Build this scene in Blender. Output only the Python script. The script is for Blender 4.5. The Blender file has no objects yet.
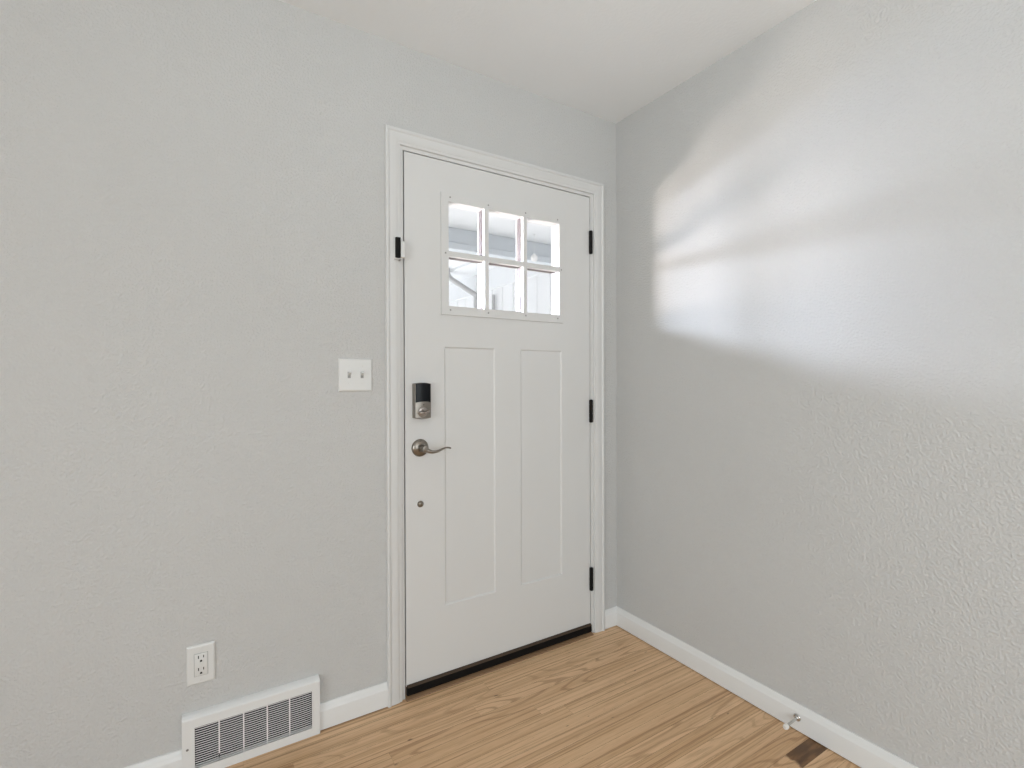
import bpy, bmesh, math, random
from mathutils import Vector, Matrix

# ------------------------------------------------------------------ camera, light, exposure
S = bpy.context.scene
COL = S.collection
S.view_settings.view_transform = 'Standard'
S.view_settings.look = 'None'
S.view_settings.gamma = 1.0
S.view_settings.use_curve_mapping = False
S.view_settings.exposure = 0.0

def make_camera():
    cd = bpy.data.cameras.new('camera')
    cd.sensor_fit = 'HORIZONTAL'
    cd.sensor_width = 36.0
    cd.lens = 501.57 / 1024 * 36.0
    cd.clip_start = 0.02
    o = bpy.data.objects.new('camera', cd)
    COL.objects.link(o)
    yaw, pitch, roll = 0.5603, -0.0072, -0.0029
    f = Vector((math.sin(yaw) * math.cos(pitch), math.cos(yaw) * math.cos(pitch), math.sin(pitch)))
    r = Vector((math.cos(yaw), -math.sin(yaw), 0))
    u = r.cross(f)
    r2 = r * math.cos(roll) + u * math.sin(roll)
    u2 = -r * math.sin(roll) + u * math.cos(roll)
    m = Matrix((r2, u2, -f)).transposed().to_4x4()
    m.translation = Vector((-1.7313, -1.8020, 1.1942))
    o.matrix_world = m
    S.camera = o
make_camera()

def make_world():
    w = bpy.data.worlds.new('sky')
    S.world = w
    w.use_nodes = True
    nt = w.node_tree
    bg = nt.nodes['Background']
    # bright winter haze: whiter towards the horizon, a little bluer overhead
    tc = nt.nodes.new('ShaderNodeTexCoord')
    sp = nt.nodes.new('ShaderNodeSeparateXYZ')
    rp = nt.nodes.new('ShaderNodeValToRGB')
    rp.color_ramp.elements[0].color = (1, 1, 1, 1)
    rp.color_ramp.elements[1].color = (.62, .76, .95, 1)
    nt.links.new(tc.outputs['Generated'], sp.inputs[0])
    nt.links.new(sp.outputs['Z'], rp.inputs[0])
    nt.links.new(rp.outputs[0], bg.inputs[0])
    bg.inputs[1].default_value = 1.0
make_world()

def lamp(name, kind, loc, target, energy, color=(1, 1, 1), **kw):
    l = bpy.data.lights.new(name, kind)
    l.energy = energy
    l.color = color
    for k, v in kw.items():
        setattr(l, k, v)
    o = bpy.data.objects.new(name, l)
    COL.objects.link(o)
    o.location = loc
    o.rotation_euler = (Vector(target) - Vector(loc)).to_track_quat('-Z', 'Y').to_euler()
    return o

lamp('sun', 'SUN', (-4, 6, 6), (0, 0, 0), 8, (1, .96, .9), angle=0.01)
# daylight entering through the wide window behind the camera and the opening to the left
CW = (.865, .955, 1)
lamp('window_daylight', 'AREA', (-1.6, -4.95, 1.55), (-1.2, 0, 1.25), 52, CW, shape='RECTANGLE', size=3.0, size_y=1.4)
lamp('patio_daylight', 'AREA', (-4.95, -2.9, 1.3), (0, -2.0, 1.0), 32, CW, shape='RECTANGLE', size=2.2, size_y=2.0, spread=math.radians(110))
# added fill lamps aimed at the ceiling: one near the camera, one further back
lamp('ceiling_fill', 'AREA', (-1.70, -1.95, 1.45), (-.85, -.95, 2.44), 1.3, CW, shape='DISK', size=.3, spread=math.radians(95))
lamp('ceiling_fill_back', 'AREA', (-2.2, -2.9, 1.15), (-2.0, -2.4, 2.44), 9, CW, shape='DISK', size=.6, spread=math.radians(120))
# lamps added outside to stand in for sun and sky glare through the lite
lamp('glare_fill_warm', 'AREA', (-1.31, .74, 1.475), (0, -.30, 1.86), 3.3, (1, .87, .79), shape='RECTANGLE', size=.32, size_y=.10, spread=math.radians(62))
lamp('glare_fill_warm_edge', 'SPOT', (-1.41, .665, 1.485), (-.56, 0, 1.69), 20, (1, .88, .80), spot_size=math.radians(64), spot_blend=.3, shadow_soft_size=.10)
lamp('glare_fill_sky', 'AREA', (-1.27, .79, 1.69), (0, -.85, 1.30), 7.5, (.75, .83, 1), shape='RECTANGLE', size=.40, size_y=.09, spread=math.radians(62))
lamp('glare_fill_sky_edge', 'SPOT', (-1.41, .665, 1.69), (-.56, 0, 1.62), 3.5, (.85, .90, 1), spot_size=math.radians(64), spot_blend=.3, shadow_soft_size=.04)

random.seed(7)
H = 2.44

# ------------------------------------------------------------------ materials
def mat(name, color, rough=.5, metal=0.0, spec=.5):
    m = bpy.data.materials.new(name)
    m.use_nodes = True
    b = m.node_tree.nodes['Principled BSDF']
    b.inputs['Base Color'].default_value = (*color, 1)
    b.inputs['Roughness'].default_value = rough
    b.inputs['Metallic'].default_value = metal
    b.inputs['Specular IOR Level'].default_value = spec
    return m

def N(nt, t, **kw):
    n = nt.nodes.new(t)
    for k, v in kw.items():
        setattr(n, k, v)
    return n

def textured(name, color, scale, strength, dist, rough=.55, detail=2.0, vary=.02, spec=.3, lo=.35, hi=.75):
    """painted surface with a small relief and a faint colour variation"""
    m = mat(name, color, rough, 0, spec)
    nt = m.node_tree
    b = nt.nodes['Principled BSDF']
    tc = N(nt, 'ShaderNodeTexCoord')
    n1 = N(nt, 'ShaderNodeTexNoise')
    n1.inputs['Scale'].default_value = scale
    n1.inputs['Detail'].default_value = detail
    n1.inputs['Roughness'].default_value = .5
    nt.links.new(tc.outputs['Object'], n1.inputs['Vector'])
    mr = N(nt, 'ShaderNodeMapRange', interpolation_type='SMOOTHSTEP')
    mr.inputs[1].default_value = lo
    mr.inputs[2].default_value = hi
    nt.links.new(n1.outputs[0], mr.inputs[0])
    bp = N(nt, 'ShaderNodeBump')
    bp.inputs['Strength'].default_value = strength
    bp.inputs['Distance'].default_value = dist
    nt.links.new(mr.outputs[0], bp.inputs['Height'])
    nt.links.new(bp.outputs[0], b.inputs['Normal'])
    n2 = N(nt, 'ShaderNodeTexNoise')
    n2.inputs['Scale'].default_value = 3.0
    nt.links.new(tc.outputs['Object'], n2.inputs['Vector'])
    mx = N(nt, 'ShaderNodeMix', data_type='RGBA')
    mx.inputs[6].default_value = (*[c * (1 - vary) for c in color], 1)
    mx.inputs[7].default_value = (*[min(1, c * (1 + vary)) for c in color], 1)
    nt.links.new(n2.outputs[0], mx.inputs[0])
    nt.links.new(mx.outputs[2], b.inputs['Base Color'])
    return m

M = {}
M['wall'] = textured('wall_paint_orange_peel', (.55, .5475, .538), 130, .60, .0023, .5, 2.5)
M['ceiling'] = textured('ceiling_paint', (.855, .878, .892), 80, .15, .002, .7, 2)
M['trim'] = textured('white_trim_paint', (.645, .642, .632), 30, .04, .0006, .35, 2, .01, .45)
M['base'] = textured('white_baseboard_paint', (.74, .737, .725), 30, .04, .0006, .35, 2, .01, .45)
M['door'] = textured('white_door_paint', (.655, .651, .640), 45, .05, .0006, .4, 2, .008, .45)
M['plastic'] = textured('white_plastic', (.69, .69, .675), 200, .03, .0002, .3, 1, .01, .5)
M['vent'] = textured('white_enamel', (.74, .738, .727), 90, .05, .0003, .35, 1, .01, .5)
M['black'] = textured('black_rubber', (.006, .005, .0045), 120, .2, .0005, .7, 2, .1, .12)
M['hinge'] = textured('black_hinge_metal', (.007, .0065, .006), 150, .1, .0003, .6, 1, .1, .15)
M['dark'] = textured('vent_shade', (.018, .018, .018), 40, .1, .001, .8, 1, .2, .2)  # near-black colour standing in for the shade inside the vent
M['gap'] = textured('grey_gap', (.30, .30, .29), 90, .1, .0004, .6, 1, .05, .3)
M['spacer'] = textured('brown_grey_spacer', (.14, .115, .115), 60, .1, .0004, .6, 1, .05, .3)
M['slot'] = textured('dark_slot', (.03, .028, .026), 90, .1, .0004, .6, 1, .1, .3)
M['sensor'] = textured('black_plastic', (.006, .006, .006), 200, .05, .0002, .6, 1, .05, .15)
M['gloss'] = textured('glossy_black_plastic', (.004, .005, .007), 30, .01, .0002, .25, 1, .05, .2)
M['bronze'] = textured('dark_bronze_strip', (.06, .04, .027), 80, .15, .0004, .6, 2, .2, .2)
M['threshold_wood'] = textured('worn_oak_sill', (.22, .13, .07), 60, .2, .0006, .5, 3, .2, .3)
def metal(name, color, rough):
    m = textured(name, color, 260, .05, .0002, rough, 2, .06, .5)
    m.node_tree.nodes['Principled BSDF'].inputs['Metallic'].default_value = 1
    return m
M['nickel'] = metal('satin_nickel', (.27, .245, .215), .3)
M['nickel_light'] = metal('worn_nickel', (.40, .36, .33), .35)
M['nickel_dark'] = metal('aged_nickel', (.24, .22, .185), .32)
M['steel'] = metal('polished_steel', (.62, .61, .59), .18)
M['screw'] = metal('screw_head', (.30, .29, .28), .45)
M['rubber_white'] = textured('white_rubber_tip', (.78, .76, .72), 60, .1, .0003, .6, 1, .02, .3)
M['snow'] = textured('packed_snow', (.86, .87, .89), 6, .6, .03, .8, 4, .02, .2)
M['siding'] = textured('white_board_siding', (.80, .81, .82), 12, .1, .002, .6, 3, .02, .3)
M['soffit'] = textured('pale_soffit_paint', (.74, .76, .78), 25, .1, .001, .6, 2, .03, .3)
M['beam'] = textured('grey_porch_beam_paint', (.60, .64, .68), 25, .1, .001, .6, 2, .04, .3)
M['gutter'] = textured('grey_gutter_metal', (.42, .42, .42), 40, .05, .0005, .45, 1, .03, .4)
M['roofing'] = textured('grey_shingles', (.35, .35, .36), 40, .6, .01, .9, 3, .2, .2)
M['concrete'] = textured('porch_concrete', (.55, .54, .52), 35, .3, .002, .85, 4, .06, .2)

def glass_mat():
    m = bpy.data.materials.new('window_glass')
    m.use_nodes = True
    nt = m.node_tree
    nt.nodes.clear()
    out = N(nt, 'ShaderNodeOutputMaterial')
    tr = N(nt, 'ShaderNodeBsdfTransparent')
    tr.inputs[0].default_value = (.965, .965, .965, 1)
    gl = N(nt, 'ShaderNodeBsdfGlossy')
    gl.inputs['Roughness'].default_value = .02
    lw = N(nt, 'ShaderNodeLayerWeight')
    lw.inputs[0].default_value = .5
    pw = N(nt, 'ShaderNodeMath', operation='POWER')
    pw.inputs[1].default_value = 5.0
    nt.links.new(lw.outputs['Facing'], pw.inputs[0])
    fr = N(nt, 'ShaderNodeMath', operation='MULTIPLY_ADD')
    nt.links.new(pw.outputs[0], fr.inputs[0])
    fr.inputs[1].default_value = .9
    fr.inputs[2].default_value = .02
    mx = N(nt, 'ShaderNodeMixShader')
    nt.links.new(fr.outputs[0], mx.inputs[0])
    nt.links.new(tr.outputs[0], mx.inputs[1])
    nt.links.new(gl.outputs[0], mx.inputs[2])
    nt.links.new(mx.outputs[0], out.inputs[0])
    return m
M['glass'] = glass_mat()

def globe_mat():
    m = mat('frosted_globe', (.8, .8, .79), .4)
    b = m.node_tree.nodes['Principled BSDF']
    b.inputs['Emission Color'].default_value = (1, .96, .9, 1)
    b.inputs['Emission Strength'].default_value = .02
    return m
M['globe'] = globe_mat()

def oak_mat():
    m = mat('red_oak_strip_floor', (.4, .25, .14), .36, 0, .4)
    nt = m.node_tree
    L = nt.links.new
    b = nt.nodes['Principled BSDF']
    uv = N(nt, 'ShaderNodeUVMap', uv_map='grain')
    at = N(nt, 'ShaderNodeAttribute', attribute_name='plank')
    sp = N(nt, 'ShaderNodeSeparateColor')
    L(at.outputs['Color'], sp.inputs[0])
    def scaled(x, y, z=1.0):
        mp = N(nt, 'ShaderNodeMapping')
        mp.inputs['Scale'].default_value = (x, y, z)
        L(uv.outputs[0], mp.inputs[0])
        return mp.outputs[0]
    def noise(vec, scale, detail, rough=.55, dist=0.0):
        n = N(nt, 'ShaderNodeTexNoise')
        n.inputs['Scale'].default_value = scale
        n.inputs['Detail'].default_value = detail
        n.inputs['Roughness'].default_value = rough
        n.inputs['Distortion'].default_value = dist
        L(vec, n.inputs['Vector'])
        return n.outputs[0]
    def rng(v, a, b_, c=0.0, d=1.0):
        r = N(nt, 'ShaderNodeMapRange', interpolation_type='SMOOTHSTEP')
        r.inputs[1].default_value = a
        r.inputs[2].default_value = b_
        r.inputs[3].default_value = c
        r.inputs[4].default_value = d
        L(v, r.inputs[0])
        return r.outputs[0]
    def math_(op, a, b_):
        n = N(nt, 'ShaderNodeMath', operation=op)
        for i, v in enumerate((a, b_)):
            if isinstance(v, (int, float)):
                n.inputs[i].default_value = v
            else:
                L(v, n.inputs[i])
        return n.outputs[0]
    def mix(f, a, b_, mode='MIX'):
        n = N(nt, 'ShaderNodeMix', data_type='RGBA', blend_type=mode)
        if isinstance(f, (int, float)):
            n.inputs[0].default_value = f
        else:
            L(f, n.inputs[0])
        for i, v in ((6, a), (7, b_)):
            if isinstance(v, tuple):
                n.inputs[i].default_value = (*v, 1)
            else:
                L(v, n.inputs[i])
        return n.outputs[2]
    # cathedral growth rings: contour lines of a smooth field stretched along the board
    field = noise(scaled(2.0, 13), 1.0, 1.2, .4, .25)
    rings = math_('SINE', math_('MULTIPLY', field, 62.0), 0.0)
    ringw = rng(rings, .45, 1.0)
    straight = rng(noise(scaled(.6, 110), 1.0, 2, .55), .50, .68)
    fine = noise(scaled(5, 360), 1.0, 3, .6)
    pores = rng(noise(scaled(11, 480), 1.0, 2, .6), .56, .70)
    broad = noise(scaled(.5, 34), 1.0, 2, .5)
    tone = sp.outputs[0]
    cath = rng(sp.outputs[2], .62, .74)
    base = mix(tone, (.575, .350, .182), (.77, .515, .305))
    base = mix(rng(broad, .40, .70, 0, .55), base, (.45, .25, .118))
    base = mix(math_('MULTIPLY', ringw, math_('ADD', .06, math_('MULTIPLY', cath, .52))), base, (.27, .125, .045))
    base = mix(math_('MULTIPLY', straight, math_('SUBTRACT', .80, math_('MULTIPLY', cath, .45))), base, (.31, .16, .065))
    base = mix(rng(fine, .38, .68, 0, .38), base, (.78, .545, .335))
    base = mix(math_('MULTIPLY', pores, .42), base, (.24, .12, .05))
    # small knots and flecks
    fleck = rng(noise(scaled(22, 60), 1.0, 1, .4), .76, .82, 0, .7)
    base = mix(fleck, base, (.10, .05, .025))
    # a board with dark heartwood at its end by the right wall
    tc = N(nt, 'ShaderNodeTexCoord')
    sx = N(nt, 'ShaderNodeSeparateXYZ')
    L(tc.outputs['Object'], sx.inputs[0])
    edge = math_('ADD', sx.outputs[0], math_('MULTIPLY', noise(scaled(14, 30), 1.0, 2), .075))
    heart = math_('MULTIPLY', rng(edge, -.125, -.108), sp.outputs[1])
    dk = mix(rng(noise(scaled(9, 45), 1.0, 3), .4, .65), (.075, .030, .009), (.19, .088, .030))
    base = mix(math_('MULTIPLY', heart, .93), base, dk)
    L(base, b.inputs['Base Color'])
    bp = N(nt, 'ShaderNodeBump')
    bp.inputs['Strength'].default_value = .12
    bp.inputs['Distance'].default_value = .0006
    L(fine, bp.inputs['Height'])
    L(bp.outputs[0], b.inputs['Normal'])
    L(rng(fine, .2, .8, .30, .46), b.inputs['Roughness'])
    return m
M['oak'] = oak_mat()
M['subfloor'] = mat('dark_joint', (.07, .04, .02), .9)

# ------------------------------------------------------------------ mesh helpers
def obj(name, bm, m, parent=None, smooth=False, angle=35):
    """one mesh object; bm is in world coordinates and is re-based on the thing's own origin"""
    root = parent
    while root is not None and root.parent is not None:
        root = root.parent
    if root is not None:
        bmesh.ops.translate(bm, verts=bm.verts, vec=-root.location)
    bmesh.ops.recalc_face_normals(bm, faces=bm.faces)
    me = bpy.data.meshes.new(name)
    bm.to_mesh(me)
    bm.free()
    for mm in (m if isinstance(m, (list, tuple)) else [m]):
        me.materials.append(mm)
    if smooth:
        me.shade_smooth()
        me.set_sharp_from_angle(angle=math.radians(angle))
    o = bpy.data.objects.new(name, me)
    COL.objects.link(o)
    if parent is not None:
        o.parent = parent
    return o

def struct(name, bm, m, smooth=False):
    """mesh in world coordinates, origin moved to the middle of its base"""
    lo = [min(v.co[i] for v in bm.verts) for i in range(3)]
    hi = [max(v.co[i] for v in bm.verts) for i in range(3)]
    o = obj(name, bm, m, None, smooth)
    o['kind'] = 'structure'
    return o

def thing(name, label, cat, loc, group=None):
    o = bpy.data.objects.new(name, None)
    COL.objects.link(o)
    o.empty_display_size = .05
    o.location = loc
    o['label'] = label
    o['category'] = cat
    if group:
        o['group'] = group
    return o

def box(bm, x0, x1, y0, y1, z0, z1, bev=0.0, seg=2, mi=0):
    r = bmesh.ops.create_cube(bm, size=1)
    vs = r['verts']
    for v in vs:
        v.co = Vector(((x0 + x1) / 2 + v.co.x * (x1 - x0), (y0 + y1) / 2 + v.co.y * (y1 - y0), (z0 + z1) / 2 + v.co.z * (z1 - z0)))
    fs = {f for v in vs for f in v.link_faces}
    for f in fs:
        f.material_index = mi
    if bev:
        es = list({e for v in vs for e in v.link_edges})
        bmesh.ops.bevel(bm, geom=es, offset=bev, segments=seg, affect='EDGES', profile=.5)

def B():
    return bmesh.new()

def one_box(*a, **k):
    bm = B()
    box(bm, *a, **k)
    return bm

def lathe(bm, c, axis, prof, n=32):
    """prof: (radius, distance along axis) pairs, closed with end caps"""
    ax = Vector(axis).normalized()
    p = ax.orthogonal().normalized()
    q = ax.cross(p)
    c = Vector(c)
    rings = []
    for r, d in prof:
        if r < 1e-6:
            rings.append([bm.verts.new(c + ax * d)])
        else:
            rings.append([bm.verts.new(c + ax * d + (p * math.cos(2 * math.pi * i / n) + q * math.sin(2 * math.pi * i / n)) * r) for i in range(n)])
    for a, b in zip(rings, rings[1:]):
        for i in range(n):
            j = (i + 1) % n
            if len(a) == 1 and len(b) == 1:
                continue
            if len(a) == 1:
                bm.faces.new((a[0], b[i], b[j]))
            elif len(b) == 1:
                bm.faces.new((a[i], a[j], b[0]))
            else:
                bm.faces.new((a[i], a[j], b[j], b[i]))
    for e in (rings[0], rings[-1]):
        if len(e) > 1:
            bm.faces.new(e)

def tube(bm, pts, radii, n=16, squash=None):
    """tube along a polyline; radii (r) or (r_side, r_up) per point"""
    pts = [Vector(p) for p in pts]
    rings = []
    ref = Vector((0, 1, 0)) if squash is None else Vector(squash)
    for k, p in enumerate(pts):
        t = (pts[min(k + 1, len(pts) - 1)] - pts[max(k - 1, 0)]).normalized()
        a = ref - t * ref.dot(t)
        a = a.normalized() if a.length > 1e-4 else t.orthogonal().normalized()
        b = t.cross(a)
        r = radii[k] if isinstance(radii, (list, tuple)) else radii
        ra, rb = r if isinstance(r, tuple) else (r, r)
        rings.append([bm.verts.new(p + a * ra * math.cos(2 * math.pi * i / n) + b * rb * math.sin(2 * math.pi * i / n)) for i in range(n)])
    for a, b in zip(rings, rings[1:]):
        for i in range(n):
            j = (i + 1) % n
            bm.faces.new((a[i], a[j], b[j], b[i]))
    bm.faces.new(rings[0])
    bm.faces.new(rings[-1])

def sweep(bm, prof, frames):
    """prof: (u, h) points; frames: list of (origin, u_vec, h_vec); closed section, capped ends"""
    rings = [[bm.verts.new(Vector(o) + Vector(uv) * u + Vector(hv) * h) for u, h in prof] for o, uv, hv in frames]
    n = len(prof)
    for a, b in zip(rings, rings[1:]):
        for i in range(n):
            j = (i + 1) % n
            bm.faces.new((a[i], a[j], b[j], b[i]))
    bm.faces.new(rings[0])
    bm.faces.new(rings[-1])

def smooth_path(pts, k=8):
    """Catmull-Rom through the points"""
    P = [Vector(p) for p in pts]
    P = [P[0] * 2 - P[1]] + P + [P[-1] * 2 - P[-2]]
    out = []
    for i in range(1, len(P) - 2):
        for s in range(k):
            t = s / k
            a, b, c, d = P[i - 1:i + 3]
            out.append(.5 * (2 * b + (c - a) * t + (2 * a - 5 * b + 4 * c - d) * t * t + (3 * b - a - 3 * c + d) * t ** 3))
    out.append(P[-2])
    return out

def plate_with_holes(bm, x0, x1, z0, z1, holes, y0, y1):
    """slab in the xz plane, y0..y1 thick, with rectangular through holes (hx0, hx1, hz0, hz1)"""
    xs = sorted({x0, x1, *[h[0] for h in holes], *[h[1] for h in holes]})
    zs = sorted({z0, z1, *[h[2] for h in holes], *[h[3] for h in holes]})
    def solid(i, j):
        if i < 0 or j < 0 or i >= len(xs) - 1 or j >= len(zs) - 1:
            return False
        cx, cz = (xs[i] + xs[i + 1]) / 2, (zs[j] + zs[j + 1]) / 2
        return not any(h[0] < cx < h[1] and h[2] < cz < h[3] for h in holes)
    vd = {}
    def v(i, j, y):
        if (i, j, y) not in vd:
            vd[(i, j, y)] = bm.verts.new((xs[i], y, zs[j]))
        return vd[(i, j, y)]
    for i in range(len(xs) - 1):
        for j in range(len(zs) - 1):
            if not solid(i, j):
                continue
            for y in (y0, y1):
                bm.faces.new((v(i, j, y), v(i + 1, j, y), v(i + 1, j + 1, y), v(i, j + 1, y)))
            for di, dj, a, b in ((-1, 0, (i, j), (i, j + 1)), (1, 0, (i + 1, j), (i + 1, j + 1)), (0, -1, (i, j), (i + 1, j)), (0, 1, (i, j + 1), (i + 1, j + 1))):
                if not solid(i + di, j + dj):
                    bm.faces.new((v(*a, y0), v(*b, y0), v(*b, y1), v(*a, y1)))

# ------------------------------------------------------------------ room shell
RX, RY = -4.9, -4.9          # far extents of the room behind the camera
OX0, OX1, OZ = -1.094, -.147, 2.070    # rough door opening
def build_shell():
    # oak strip floor, boards run along the door wall
    bm = B()
    uvl = bm.loops.layers.uv.new('grain')
    cl = bm.loops.layers.float_color.new('plank')
    W = .0572
    y = -.9755 + W * 18
    rng = random.Random(21)
    while y > RY:
        x = 0.0
        row = round((y + .9755) / W)
        first = True
        while x > RX:
            ln = rng.uniform(.55, 1.7)
            if first and row == 0:
                ln = .62
            x1 = max(RX, x - ln)
            y0, y1 = max(RY, y), min(.02, y + W)
            if y1 > y0:
                g = .0003
                e = .00012
                vs = [bm.verts.new(c) for c in ((x1 + e, y0 + g, 0), (x - e, y0 + g, 0), (x - e, y1 - g, 0), (x1 + e, y1 - g, 0))]
                f = bm.faces.new(vs)
                f.material_index = 0
                ou, ov = rng.uniform(0, 60), rng.uniform(0, 60)
                t = min(1, max(0, rng.gauss(.55, .2)))
                cath = rng.random()
                dark = 1.0 if (first and row == 0) else 0.0
                for lp in f.loops:
                    lp[uvl].uv = (lp.vert.co.x + ou, lp.vert.co.y + ov)
                    lp[cl] = (t, dark, cath, 1)
            x = x1
            first = False
        y -= W
    vs = [bm.verts.new(c) for c in ((RX - .1, RY - .1, -.004), (.1, RY - .1, -.004), (.1, .02, -.004), (RX - .1, .02, -.004))]
    bm.faces.new(vs).material_index = 1
    vs = [bm.verts.new(c) for c in ((RX - .1, RY - .1, -.06), (.1, RY - .1, -.06), (.1, .02, -.06), (RX - .1, .02, -.06))]
    bm.faces.new(vs).material_index = 1
    for f in bm.faces:
        if f.normal.z < 0:
            f.normal_flip()
    me = bpy.data.meshes.new('floor')
    bm.to_mesh(me)
    bm.free()
    me.materials.append(M['oak'])
    me.materials.append(M['subfloor'])
    o = bpy.data.objects.new('floor', me)
    COL.objects.link(o)
    o['kind'] = 'structure'

    struct('ceiling', one_box(RX - .12, .12, RY - .12, .14, H, H + .1), M['ceiling'])
    bm = B()
    plate_with_holes(bm, RX - .12, .12, -.06, H, [(OX0, OX1, -.06, OZ)], 0, .14)
    struct('wall_front', bm, M['wall'])
    struct('wall_right', one_box(0, .12, RY - .12, 0, -.06, H), M['wall'])
    # back and left walls with the window and the patio opening that light the room
    bm = B()
    plate_with_holes(bm, RX - .12, .12, -.06, H, [(-3.4, -.1, .8, 2.3)], RY - .12, RY)
    struct('wall_back', bm, M['wall'])
    bm = B()
    plate_with_holes(bm, RY, 0, -.06, H, [(-4.0, -1.8, .05, 2.2)], 0, .12)
    bmesh.ops.transform(bm, matrix=Matrix.Rotation(math.pi / 2, 4, 'Z'), verts=bm.verts)
    bmesh.ops.translate(bm, verts=bm.verts, vec=(RX, 0, 0))
    struct('wall_left', bm, M['wall'])

# casing profile: u from the inner edge outwards, h off the wall
CAS = [(0, 0), (0, .0075), (.0015, .009), (.010, .0095), (.0125, .0115), (.020, .0125), (.036, .0135), (.040, .0125), (.0425, .0125),
       (.0445, .0155), (.0475, .0175), (.0525, .0175), (.0555, .016), (.057, .0125), (.057, 0)]
BASE = [(0, .0032), (.0135, .0032), (.0135, .064), (.0130, .0665), (.0105, .0705), (.0088, .0765), (.0080, .0800), (.0072, .0808), (.0062, .0845), (.0040, .0878), (0, .0888)]

def build_trim():
    bm = B()
    xi0, xi1, zi = -1.0915, -.1475, 2.0675
    y = 0.0
    hv = (0, -1, 0)
    sweep(bm, CAS, [((xi0, y, 0), (-1, 0, 0), hv), ((xi0, y, zi), (-1, 0, 1), hv), ((xi1, y, zi), (1, 0, 1), hv), ((xi1, y, 0), (1, 0, 0), hv)])
    struct('trim_1', bm, M['trim'], True)
    # jamb lining the opening, with a stop behind the slab
    bm = B()
    jl, jr, jt = -1.0785, -.1665, 2.0535
    box(bm, OX0, jl, -.001, .14, 0, OZ)
    box(bm, jr, OX1, -.001, .14, 0, OZ)
    box(bm, jl, jr, -.001, .14, jt, OZ)
    box(bm, jl, jl + .012, .047, .14, .04, jt)
    box(bm, jr - .012, jr, .047, .14, .04, jt)
    box(bm, jl + .012, jr - .012, .047, .14, jt - .012, jt)
    struct('trim_2', bm, M['trim'])
    # sill under the door
    bm = B()
    prof = [(-.022, 0), (-.020, .004), (.0, .012), (.14, .012), (.14, -.04), (-.0, -.04), (-.022, -.003)]
    sweep(bm, prof, [((jl, 0, 0), (0, 1, 0), (0, 0, 1)), ((jr, 0, 0), (0, 1, 0), (0, 0, 1))])
    struct('trim_3', bm, M['threshold_wood'])
    # baseboards
    bm = B()
    def run(p0, p1, out):
        sweep(bm, BASE, [(p0, out, (0, 0, 1)), (p1, out, (0, 0, 1))])
    run((-.088, 0, 0), (-.002, 0, 0), (0, -1, 0))
    run((-1.386, 0, 0), (-1.147, 0, 0), (0, -1, 0))
    run((RX, 0, 0), (-1.777, 0, 0), (0, -1, 0))
    struct('baseboard_front', bm, M['base'], True)
    bm = B()
    run((0, 0, 0), (0, RY, 0), (-1, 0, 0))
    struct('baseboard_right', bm, M['base'], True)
    bm = B()
    run((RX, RY, 0), (0, RY, 0), (0, 1, 0))
    struct('baseboard_back', bm, M['trim'], True)

def build_window():
    bm = B()
    x0, x1, z0, z1, y0, y1 = -3.4, -.1, .8, 2.3, RY - .10, RY - .02
    xs = [x0, x0 + .05]
    holes = []
    n = 3
    w = (x1 - x0 - .05 * (n + 1)) / n
    for k in range(n):
        a = x0 + .05 + k * (w + .05)
        holes.append((a, a + w, z0 + .05, z1 - .05))
    plate_with_holes(bm, x0, x1, z0, z1, holes, y0, y1)
    o = struct('window_1', bm, M['trim'])
    bm = B()
    for h in holes:
        box(bm, h[0] - .002, h[1] + .002, RY - .085, RY - .08, h[2] - .002, h[3] + .002)
    obj('glass', bm, M['glass'], o)

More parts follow.
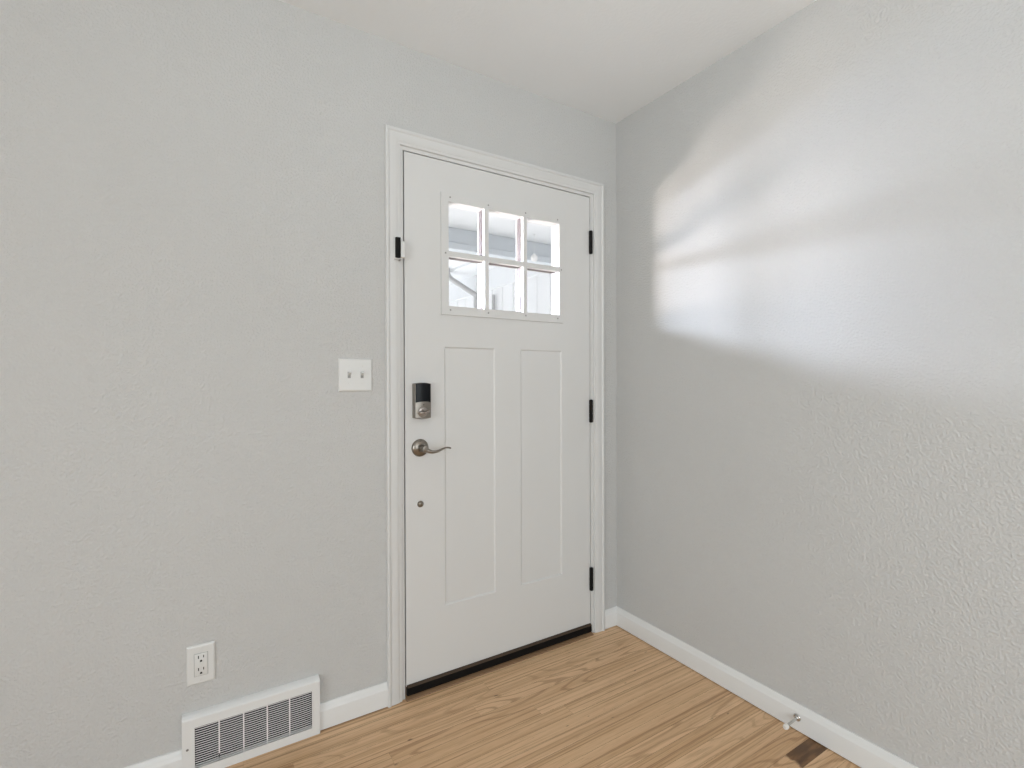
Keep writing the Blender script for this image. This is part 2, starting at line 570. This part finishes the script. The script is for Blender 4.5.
# ------------------------------------------------------------------ the entry door
def panel_slab(bm, x0, x1, z0, z1, panels, hole, yf, yb, depth=.005, bev=.0055):
    """front face with recessed flat panels (bevelled sides) and one through hole"""
    xs = sorted({x0, x1, hole[0], hole[1], *[p for q in panels for p in q[:2]]})
    zs = sorted({z0, z1, hole[2], hole[3], *[p for q in panels for p in q[2:]]})
    vd = {}
    def v(x, y, z):
        k = (round(x, 5), round(y, 5), round(z, 5))
        if k not in vd:
            vd[k] = bm.verts.new((x, y, z))
        return vd[k]
    for a, b in zip(xs, xs[1:]):
        for c, d in zip(zs, zs[1:]):
            mx, mz = (a + b) / 2, (c + d) / 2
            inh = hole[0] < mx < hole[1] and hole[2] < mz < hole[3]
            inp = any(p[0] < mx < p[1] and p[2] < mz < p[3] for p in panels)
            if not inh:
                bm.faces.new((v(a, yb, c), v(b, yb, c), v(b, yb, d), v(a, yb, d)))
                if not inp:
                    bm.faces.new((v(a, yf, c), v(b, yf, c), v(b, yf, d), v(a, yf, d)))
    for p in panels:
        px = [p[0]] + [x for x in xs if p[0] < x < p[1]] + [p[1]]
        pz = [p[2]] + [z for z in zs if p[2] < z < p[3]] + [p[3]]
        outer = [(x, p[2]) for x in px] + [(p[1], z) for z in pz[1:]] + [(x, p[3]) for x in px[::-1][1:]] + [(p[0], z) for z in pz[::-1][1:-1]]
        ins = lambda x, z: (min(max(x, p[0] + bev), p[1] - bev), min(max(z, p[2] + bev), p[3] - bev))
        o = [v(x, yf, z) for x, z in outer]
        i = []
        for x, z in outer:
            a, b = ins(x, z)
            i.append(v(a, yf + depth, b))
        for k in range(len(o)):
            j = (k + 1) % len(o)
            q = [o[k], o[j], i[j], i[k]]
            q = list(dict.fromkeys(q))
            if len(q) > 2:
                bm.faces.new(q)
        bm.faces.new(list(dict.fromkeys(i)))
    def side(seq):
        for (a, c), (b, d) in zip(seq, seq[1:]):
            bm.faces.new((v(a, yf, c), v(b, yf, d), v(b, yb, d), v(a, yb, c)))
    for z in (z0, z1):
        side([(x, z) for x in xs])
    for x in (x0, x1):
        side([(x, z) for z in zs])
    hx = [x for x in xs if hole[0] <= x <= hole[1]]
    hz = [z for z in zs if hole[2] <= z <= hole[3]]
    for z in (hole[2], hole[3]):
        side([(x, z) for x in hx])
    for x in (hole[0], hole[1]):
        side([(x, z) for z in hz])

def build_door():
    x0, x1, z0, z1 = -1.0732, -.1695, .044, 2.0500
    bm = B()
    panel_slab(bm, x0, x1, z0, z1, [(-.9125, -.6835, .3115, 1.327), (-.557, -.334, .3115, 1.327)], (-.8962, -.3533, 1.4863, 1.8947), 0, .045)
    d = struct('door_1', bm, M['door'])
    d['label'] = 'white panelled front door with a six-pane lite'
    d['category'] = 'door'

    # lite frame on the inside face: flat outer frame, two upright bars, one level bar
    fx0, fx1, fz0, fz1 = -.927, -.331, 1.452, 1.928
    ox0, ox1, oz0, oz1 = -.896, -.3535, 1.4865, 1.8945
    b1, b2, bz = (-.7355, -.7165), (-.5465, -.5275), (1.681, 1.701)
    holes = [(a, b, c, e) for a, b in ((ox0, b1[0]), (b1[1], b2[0]), (b2[1], ox1)) for c, e in ((oz0, bz[0]), (bz[1], oz1))]
    bm = B()
    plate_with_holes(bm, fx0, fx1, fz0, fz1, holes, -.008, .012)
    es = [e for e in bm.edges if e.is_manifold and e.calc_face_angle() > .5 and all(abs(v.co.y + .008) < 1e-5 for v in e.verts)]
    bmesh.ops.bevel(bm, geom=es, offset=.0025, segments=2, affect='EDGES')
    fr = obj('lite_frame', bm, M['door'], d, True)
    bm = B()
    plate_with_holes(bm, fx0 + .02, fx1 - .02, fz0 + .02, fz1 - .02, holes, .0445, .0505)
    obj('lite_frame', bm, M['trim'], d)
    # dark spacer bars between the two sheets of glass, behind the upright bars
    bm = B()
    for b in (b1, b2):
        box(bm, b[0] - .0005, b[1] + .0005, .0168, .0398, oz0, oz1)
    box(bm, ox0, ox1, .0170, .0396, bz[0] - .0003, bz[1] + .0003)
    obj('glazing_spacer', bm, M['spacer'], d)
    bm = B()
    box(bm, -.8960, -.3535, .0125, .0165, 1.4865, 1.8945)
    box(bm, -.8960, -.3535, .0402, .0442, 1.4865, 1.8945)
    obj('glass', bm, M['glass'], d)
    for x, z in ((-.889, 1.9115), (-.7175, 1.9115), (-.5345, 1.9115), (-.363, 1.9115), (-.909, 1.692), (-.3425, 1.690),
                 (-.889, 1.471), (-.7185, 1.471), (-.5345, 1.472), (-.3625, 1.471)):
        bm = B()
        lathe(bm, (x, -.0075, z), (0, -1, 0), [(.0034, 0), (.0034, .0009), (.0024, .0016), (.001, .0012), (0, .0008)], 14)
        obj('screw', bm, M['screw'], fr, True)

    # hinges: knuckle barrel with tips, leaf edge in the gap
    for za, zb in ((1.785, 1.892), (.995, 1.101), (.204, .312)):
        bm = B()
        n = 5
        seg = (zb - za) / n
        prof = [(0, 0), (.005, .0005), (.0078, .002)]
        for k in range(n):
            prof += [(.0088, .003 + k * seg), (.0088, (k + 1) * seg - .0008), (.0078, (k + 1) * seg - .0004), (.0078, (k + 1) * seg + .0004)]
        prof = prof[:-2] + [(.0045, zb - za + .002), (0, zb - za + .003)]
        lathe(bm, (-.1672, -.0065, za), (0, 0, 1), prof, 16)
        box(bm, -.1690, -.1668, -.002, .030, za, zb)
        obj('hinge', bm, M['hinge'], d, True)

    # sweep along the bottom edge
    bm = B()
    prof = [(0, .048), (-.004, .0485), (-.0105, .0440), (-.0135, .020), (-.011, .0135), (.003, .0135), (.003, .042), (0, .043)]
    sweep(bm, prof, [((x0 + .001, 0, 0), (0, 1, 0), (0, 0, 1)), ((x1 - .001, 0, 0), (0, 1, 0), (0, 0, 1))])
    sw = obj('door_sweep', bm, M['black'], d)
    bm = B()
    prof = [(-.0002, .0495), (-.0048, .0500), (-.0112, .0452), (-.0120, .0425), (-.0111, .0425), (-.0103, .0442), (-.004, .0487), (-.0002, .0483)]
    sweep(bm, prof, [((x0 + .001, 0, 0), (0, 1, 0), (0, 0, 1)), ((x1 - .001, 0, 0), (0, 1, 0), (0, 0, 1))])
    obj('cap_strip', bm, M['bronze'], sw)

    # electronic deadbolt: arched nickel housing, black battery cover, thumb turn
    cx, zt, zb = -1.0120, 1.1855, 1.053
    hw = .0328
    def arched(bm, hw, za, zc, arch_top, arch_bot, yb, yf, bulge, n=14):
        front, back, mid = [], [], []
        outline = []
        for i in range(n + 1):
            s = -1 + 2 * i / n
            outline.append((cx + hw * s, zc + arch_top * (1 - s * s)))
        for i in range(n, -1, -1):
            s = -1 + 2 * i / n
            outline.append((cx + hw * s, za + arch_bot * (1 - s * s)))
        rb = [bm.verts.new((x, yb, z)) for x, z in outline]
        def ff(x, ins):
            s = (x - cx) / hw
            return yf - bulge * (1 - s * s) + ins
        rf = [bm.verts.new((x, ff(x, .003), z)) for x, z in outline]
        zm = (za + zc) / 2
        k = .94
        ri = [bm.verts.new((cx + (x - cx) * k, ff(x, 0), z - .0022 if z > zm else z + .0022)) for x, z in outline]
        m = len(outline)
        for a, b in ((rb, rf), (rf, ri)):
            for i in range(m):
                j = (i + 1) % m
                bm.faces.new((a[i], a[j], b[j], b[i]))
        for i in range(n):
            bm.faces.new((ri[i], ri[i + 1], ri[m - 2 - i], ri[m - 1 - i]))
        bm.faces.new(rb)
    bm = B()
    arched(bm, hw, zb + .001, zt - .003, .004, -.004, -.0005, -.026, .004)
    lk = obj('deadbolt', bm, M['nickel'], d, True, 30)
    bm = B()
    arched(bm, hw - .0028, 1.1115, zt - .0042, .004, .004, -.020, -.0295, .004)
    obj('battery_cover', bm, M['gloss'], lk, True, 30)
    bm = B()
    lathe(bm, (cx - .003, -.027, 1.0765), (0, -1, 0), [(.019, 0), (.019, .004), (.017, .0065), (.011, .0075), (.010, .010), (0, .010)], 28)
    
    pts = smooth_path([(cx - .020, -.048, 1.0735), (cx - .011, -.052, 1.075), (cx - .003, -.052, 1.0768), (cx + .005, -.052, 1.0785), (cx + .012, -.048, 1.080)], 5)
    nn = len(pts)
    tube(bm, pts, [(.010 if .2 < i / nn < .8 else .008, .0045 + .0025 * abs(2 * i / (nn - 1) - 1)) for i in range(nn)], 12)
    lathe(bm, (cx - .003, -.036, 1.0765), (0, -1, 0), [(.009, 0), (.008, .008), (.007, .016), (0, .016)], 20)
    obj('thumb_turn', bm, M['nickel_light'], lk, True, 25)
    bm = B()
    lathe(bm, (cx + .001, -.0285, 1.1035), (0, -1, 0), [(.0022, 0), (.0022, .0022), (0, .0026)], 10)
    obj('status_light', bm, M['slot'], lk, True)

    # lever handle
    c = (-1.0155, 0, .939)
    bm = B()
    lathe(bm, (c[0], -.0003, c[2]), (0, -1, 0), [(.0335, 0), (.0335, .003), (.0325, .0055), (.029, .009), (.022, .0125), (.016, .0145), (.0135, .017), (.0125, .022), (.012, .034), (0, .034)], 40)
    lv = obj('lever_handle', bm, M['nickel'], d, True, 25)
    bm = B()
    lathe(bm, (c[0], -.033, c[2] + .001), (0, -1, 0), [(.0105, 0), (.0125, .004), (.0135, .012), (.0132, .022), (.011, .027), (0, .029)], 28)
    pts = smooth_path([(-1.0150, -.050, .9390), (-1.003, -.0545, .932), (-.988, -.0565, .9275), (-.968, -.057, .9290), (-.950, -.0565, .9350), (-.934, -.055, .9390), (-.921, -.053, .9385), (-.912, -.052, .9360)], 6)
    nn = len(pts)
    tube(bm, pts, [(.0085 - .003 * i / nn, .0092 - .0060 * min(1, i / nn * 1.6)) for i in range(nn)], 16)
    obj('lever', bm, M['nickel'], lv, True)

    # small domed plug lower down
    bm = B()
    lathe(bm, (-1.0145, -.0002, .7245), (0, -1, 0), [(.0125, 0), (.0125, .002), (.0105, .0042), (.0075, .0045), (.0065, .0058), (.003, .0070), (0, .0072)], 24)
    obj('bolt_cap', bm, M['nickel_dark'], d, True, 25)
    return d

# ------------------------------------------------------------------ things on the walls
def bevel_plate(bm, x0, x1, z0, z1, t, inset, lip=.0015, y0=-.0003):
    """cover plate: thin upright edge, then a slope to a flat face"""
    r = []
    for ins, y in ((0, y0), (0, y0 - lip), (inset * .35, y0 - t * .78), (inset, y0 - t)):
        r.append([bm.verts.new((x, y, z)) for x, z in ((x0 + ins, z0 + ins), (x1 - ins, z0 + ins), (x1 - ins, z1 - ins), (x0 + ins, z1 - ins))])
    for a, b in zip(r, r[1:]):
        for i in range(4):
            j = (i + 1) % 4
            bm.faces.new((a[i], a[j], b[j], b[i]))
    bm.faces.new(r[0])
    bm.faces.new(r[-1])

def screw_bm(x, y, z, r=.003):
    bm = B()
    lathe(bm, (x, y, z), (0, -1, 0), [(r, 0), (r, .0006), (r * .7, .0012), (0, .0013)], 14)
    return bm

def build_switch():
    x0, x1, z0, z1 = -1.3155, -1.1985, 1.157, 1.2725
    t = thing('light_switch', 'white double toggle light switch plate on the wall left of the door', 'light switch', ((x0 + x1) / 2, 0, z0))
    bm = B()
    bevel_plate(bm, x0, x1, z0, z1, .0065, .005)
    obj('cover_plate', bm, M['plastic'], t)
    zc = (z0 + z1) / 2
    for x in (-1.2795, -1.2345):
        bm = B()
        box(bm, x - .0052, x + .0052, -.0074, -.0066, zc - .0110, zc + .0110, .0003, 1)
        sl = obj('switch_slot', bm, M['gap'], t)
        # toggle flipped up
        bm = B()
        box(bm, -.0043, .0043, -.016, .004, -.0048, .0048, .0015, 2)
        for v in bm.verts:
            if v.co.y < -.004:
                v.co.x *= .82
                v.co.z *= .8
        bmesh.ops.rotate(bm, verts=bm.verts, cent=(0, 0, 0), matrix=Matrix.Rotation(math.radians(-24), 3, 'X'))
        bmesh.ops.translate(bm, verts=bm.verts, vec=(x, -.0075, zc + .0040))
        obj('toggle', bm, M['plastic'], t, True)
        for dz in (-.0302, .0302):
            obj('screw', screw_bm(x, -.0066, zc + dz, .0030), M['plastic'], t, True)

def build_outlet():
    x0, x1, z0, z1 = -1.7645, -1.6895, .2725, .3912
    t = thing('power_outlet', 'white duplex power outlet on the wall above the floor vent', 'power outlet', ((x0 + x1) / 2, 0, z0))
    bm = B()
    bevel_plate(bm, x0, x1, z0, z1, .0065, .0055)
    obj('cover_plate', bm, M['plastic'], t)
    cx, cz = (x0 + x1) / 2, (z0 + z1) / 2
    bm = B()
    box(bm, cx - .0182, cx + .0182, -.0071, -.0060, cz - .0345, cz + .0345)
    obj('insert_gap', bm, M['gap'], t)
    bm = B()
    box(bm, cx - .0172, cx + .0172, -.0086, -.0060, cz - .0335, cz + .0335, .0008, 2)
    rc = obj('receptacle', bm, M['plastic'], t, True)
    for dz in (-.0185, .0185):
        bm = B()
        box(bm, cx - .0080, cx - .0054, -.0091, -.0080, cz + dz + .0005, cz + dz + .0095)
        box(bm, cx + .0054, cx + .0078, -.0091, -.0080, cz + dz + .0015, cz + dz + .0090)
        lathe(bm, (cx, -.0080, cz + dz - .0070), (0, -1, 0), [(.0029, 0), (.0029, .0011), (0, .0011)], 14)
        box(bm, cx - .0029, cx + .0029, -.0091, -.0080, cz + dz - .0100, cz + dz - .0070)
        obj('socket', bm, M['slot'], rc)
    for dz in (-.0485, .0485):
        obj('screw', screw_bm(cx, -.0066, cz + dz, .0028), M['plastic'], t, True)

def build_vent():
    x0, x1, z1 = -1.777, -1.3862, .1905
    zf = .179
    gx0, gx1, gz0, gz1 = -1.7445, -1.4125, .0295, .1535
    t = thing('floor_vent', 'white metal air register with louvres set in the baseboard', 'vent', ((x0 + x1) / 2, 0, 0))
    bm = B()
    yf = -.0245
    plate_with_holes(bm, x0 + .002, x1 - .002, .001, zf, [(gx0, gx1, gz0, gz1)], yf, yf + .0020)
    # returns to the wall: sloping top and the two ends
    prof = [(yf, zf - .0005), (yf + .003, zf + .0035), (-.012, zf + .009), (-.006, z1 - .001), (0, z1), (0, z1 - .003), (-.010, zf + .005), (yf + .0045, zf - .003)]
    sweep(bm, prof, [((x0, 0, 0), (0, 1, 0), (0, 0, 1)), ((x1, 0, 0), (0, 1, 0), (0, 0, 1))])
    for a, b in ((x0, x0 + .0035), (x1 - .0035, x1)):
        box(bm, a, b, yf + .0008, 0, .001, zf + .0005)
    # inner lip round the opening
    for a, b, c, e in ((gx0 - .003, gx1 + .003, gz1, gz1 + .003), (gx0 - .003, gx1 + .003, gz0 - .003, gz0), (gx0 - .003, gx0, gz0, gz1), (gx1, gx1 + .003, gz0, gz1)):
        box(bm, a, b, yf - .0010, yf + .0012, c, e)
    obj('frame', bm, M['vent'], t)
    obj('shade_backing', one_box(gx0 - .004, gx1 + .004, -.004, -.0005, gz0 - .004, gz1 + .004), M['dark'], t)  # flat dark sheet on the wall, painted as the shade behind the louvres
    ribs = [-1.681, -1.6145, -1.5475, -1.481]
    n = 18
    pitch = (gz1 - gz0) / n
    cells = [gx0] + ribs + [gx1]
    for k in range(n):
        bm = B()
        z = gz0 + (k + .5) * pitch
        for a, b in zip(cells, cells[1:]):
            # each louvre blade: a thin strip pressed outwards, tilted
            m = 6
            top, bot = [], []
            for i in range(m + 1):
                s = i / m
                x = a + .0012 + (b - a - .0024) * s
                bow = .0012 * math.sin(math.pi * s)
                top.append((bm.verts.new((x, yf + .0018 - bow, z + .0007)), bm.verts.new((x, yf + .0024 - bow, z + .0008))))
                bot.append((bm.verts.new((x, yf + .0012 - bow, z - .0008)), bm.verts.new((x, yf + .0018 - bow, z - .0007))))
            for i in range(m):
                bm.faces.new((top[i][0], top[i + 1][0], bot[i + 1][0], bot[i][0]))
                bm.faces.new((top[i][1], top[i + 1][1], bot[i + 1][1], bot[i][1]))
                bm.faces.new((top[i][0], top[i + 1][0], top[i + 1][1], top[i][1]))
                bm.faces.new((bot[i][0], bot[i + 1][0], bot[i + 1][1], bot[i][1]))
            for e in (0, m):
                bm.faces.new((top[e][0], top[e][1], bot[e][1], bot[e][0]))
        obj('louvre', bm, M['vent'], t)
    for x in ribs:
        zb = gz0 + (.022 if x == ribs[0] else 0)
        obj('rib', one_box(x - .0019, x + .0019, yf - .0006, yf + .004, zb, gz1, .0006, 1), M['vent'], t)
    for x, z in ((x0 + .0135, .0935), (x1 - .0125, .0935)):
        obj('screw', screw_bm(x, yf - .0001, z, .0036), M['screw'] if x < -1.6 else M['vent'], t, True)

def build_sensor():
    t = thing('door_sensor', 'small black and white contact sensor high on the left door casing', 'sensor', (-1.108, -.012, 1.640))
    bm = B()
    box(bm, -1.1190, -1.088, -.0205, -.0130, 1.6395, 1.722, .002, 2)
    obj('back_plate', bm, M['plastic'], t, True)
    bm = B()
    box(bm, -1.1165, -1.0985, -.0330, -.0200, 1.644, 1.718, .0022, 3)
    obj('housing', bm, M['sensor'], t, True)
    bm = B()
    box(bm, -1.0978, -1.0810, -.0300, -.0200, 1.646, 1.7065, .002, 2)
    box(bm, -1.0905, -1.0820, -.0210, -.0020, 1.650, 1.700, .001, 1)
    obj('magnet_cover', bm, M['plastic'], t, True)
    bm = B()
    lathe(bm, (-1.098, -.0195, 1.6405), (0, 0, -1), [(.0045, 0), (.0045, .004), (.003, .006), (0, .0065)], 14)
    obj('screw', bm, M['screw'], t, True)

def build_stop():
    t = thing('door_stop', 'small steel door stop with a white tip on the right baseboard', 'door stop', (-.013, -.883, .048))
    d = Vector((-1, .01, -.10)).normalized()
    c = Vector((-.0133, -.880, .048))
    bm = B()
    lathe(bm, c, d, [(.0125, 0), (.0125, .002), (.0110, .0045), (.0070, .0065), (.0055, .009), (0, .009)], 24)
    obj('base', bm, M['steel'], t, True, 30)
    bm = B()
    lathe(bm, c + d * .008, d, [(.0042, 0), (.0042, .052), (.0048, .054), (.0048, .057), (0, .057)], 18)
    obj('rod', bm, M['steel'], t, True)
    bm = B()
    lathe(bm, c + d * .062, d, [(.0075, 0), (.0085, .003), (.0085, .010), (.0070, .0135), (0, .0145)], 20)
    obj('rubber_tip', bm, M['rubber_white'], t, True)

# ------------------------------------------------------------------ outside, seen through the lite
def build_outside():
    struct('ground', one_box(-14, 14, .16, 22, -.5, -.22), M['snow'])
    p = thing('porch', 'covered front porch with a pale ceiling and a grey beam, seen through the door', 'porch', (-.6, .3, -.22))
    obj('slab', one_box(-3.4, 1.5, .15, 2.4, -.22, -.03, .01, 1), M['concrete'], p)
    bm = B()
    box(bm, -3.5, 1.6, .15, 2.3, 2.50, 2.56)
    obj('ceiling', bm, M['soffit'], p)
    bm = B()
    box(bm, -3.5, 1.6, 2.10, 2.22, 2.37, 2.50, .004, 1)
    box(bm, -3.5, 1.6, 2.08, 2.24, 2.315, 2.37, .004, 1)
    obj('beam', bm, M['beam'], p)
    for x in (-3.35, 1.45):
        obj('post', one_box(x - .06, x + .06, 2.1, 2.22, -.03, 2.315, .006, 1), M['siding'], p)
    obj('roof', one_box(-3.7, 1.8, .15, 2.6, 2.56, 2.66, .01, 1), M['roofing'], p)

    g = thing('globe_lamp', 'small round white globe lamp hanging on the porch, behind the upper right pane', 'lamp', (.83, 1.9, 2.25))
    bm = B()
    bmesh.ops.create_uvsphere(bm, u_segments=24, v_segments=14, radius=.032, matrix=Matrix.Translation((.83, 1.9, 2.289)))
    obj('globe', bm, M['globe'], g, True)
    bm = B()
    lathe(bm, (.83, 1.9, 2.316), (0, 0, 1), [(.014, 0), (.014, .015), (.002, .018), (.002, .172), (.012, .174), (.012, .179), (0, .179)], 18)
    obj('stem', bm, M['soffit'], g, True)

    h = thing('garage', 'white sided garage wing with a downspout, seen through the lower panes of the door', 'building', (4, 4.6, -.22))
    wx, y0, y1 = 1.73, 2.75, 6.2
    bm = B()
    box(bm, wx, 6.5, y0, y1, -.22, 2.75)
    for k in range(12):
        yy = y0 + .12 + k * .27
        box(bm, wx - .008, wx + .002, yy, yy + .045, -.22, 2.45)
    for zz in (.9, 1.95):
        box(bm, wx - .006, wx + .002, y0, y1, zz, zz + .05)
    obj('wall', bm, M['siding'], h)
    obj('frieze_board', one_box(wx - .03, wx + .002, y0, y1 + .02, 2.45, 2.72, .003, 1), M['soffit'], h)
    obj('soffit', one_box(1.30, 6.8, y0 - .1, y1 + .3, 2.72, 2.76), M['soffit'], h)
    bm = B()
    sweep(bm, [(1.26, 2.76), (1.26, 2.90), (4.1, 4.1), (6.9, 2.90), (6.9, 2.76)], [((0, y0 - .1, 0), (1, 0, 0), (0, 0, 1)), ((0, y1 + .3, 0), (1, 0, 0), (0, 0, 1))])
    obj('roof', bm, M['snow'], h)
    bm = B()
    sweep(bm, [(1.14, 2.86), (1.14, 2.80), (1.19, 2.76), (1.26, 2.76), (1.26, 2.87), (1.25, 2.87), (1.25, 2.77), (1.195, 2.77), (1.15, 2.81), (1.15, 2.86)],
          [((0, y0 - .1, 0), (1, 0, 0), (0, 0, 1)), ((0, y1 + .3, 0), (1, 0, 0), (0, 0, 1))])
    gt = obj('gutter', bm, M['soffit'], h)
    bm = B()
    pts = smooth_path([(1.24, 4.62, 2.80), (1.24, 4.62, 2.72), (1.255, 4.62, 2.66), (1.33, 4.62, 2.60), (1.66, 4.62, 2.44), (1.69, 4.62, 2.42), (1.70, 4.62, 2.38), (1.70, 4.62, 2.1), (1.70, 4.62, -.1)], 6)
    tube(bm, pts, [(.042, .036)] * len(pts), 14)
    obj('downspout', bm, M['gutter'], h, True)
    bm = B()
    tube(bm, [(1.69, 4.12, 2.36), (1.69, 4.12, 2.1), (1.69, 4.12, -.1)], .022, 12)
    obj('conduit', bm, M['gutter'], h, True)

build_shell()
build_trim()
build_window()
build_door()
build_switch()
build_outlet()
build_vent()
build_sensor()
build_stop()
build_outside()
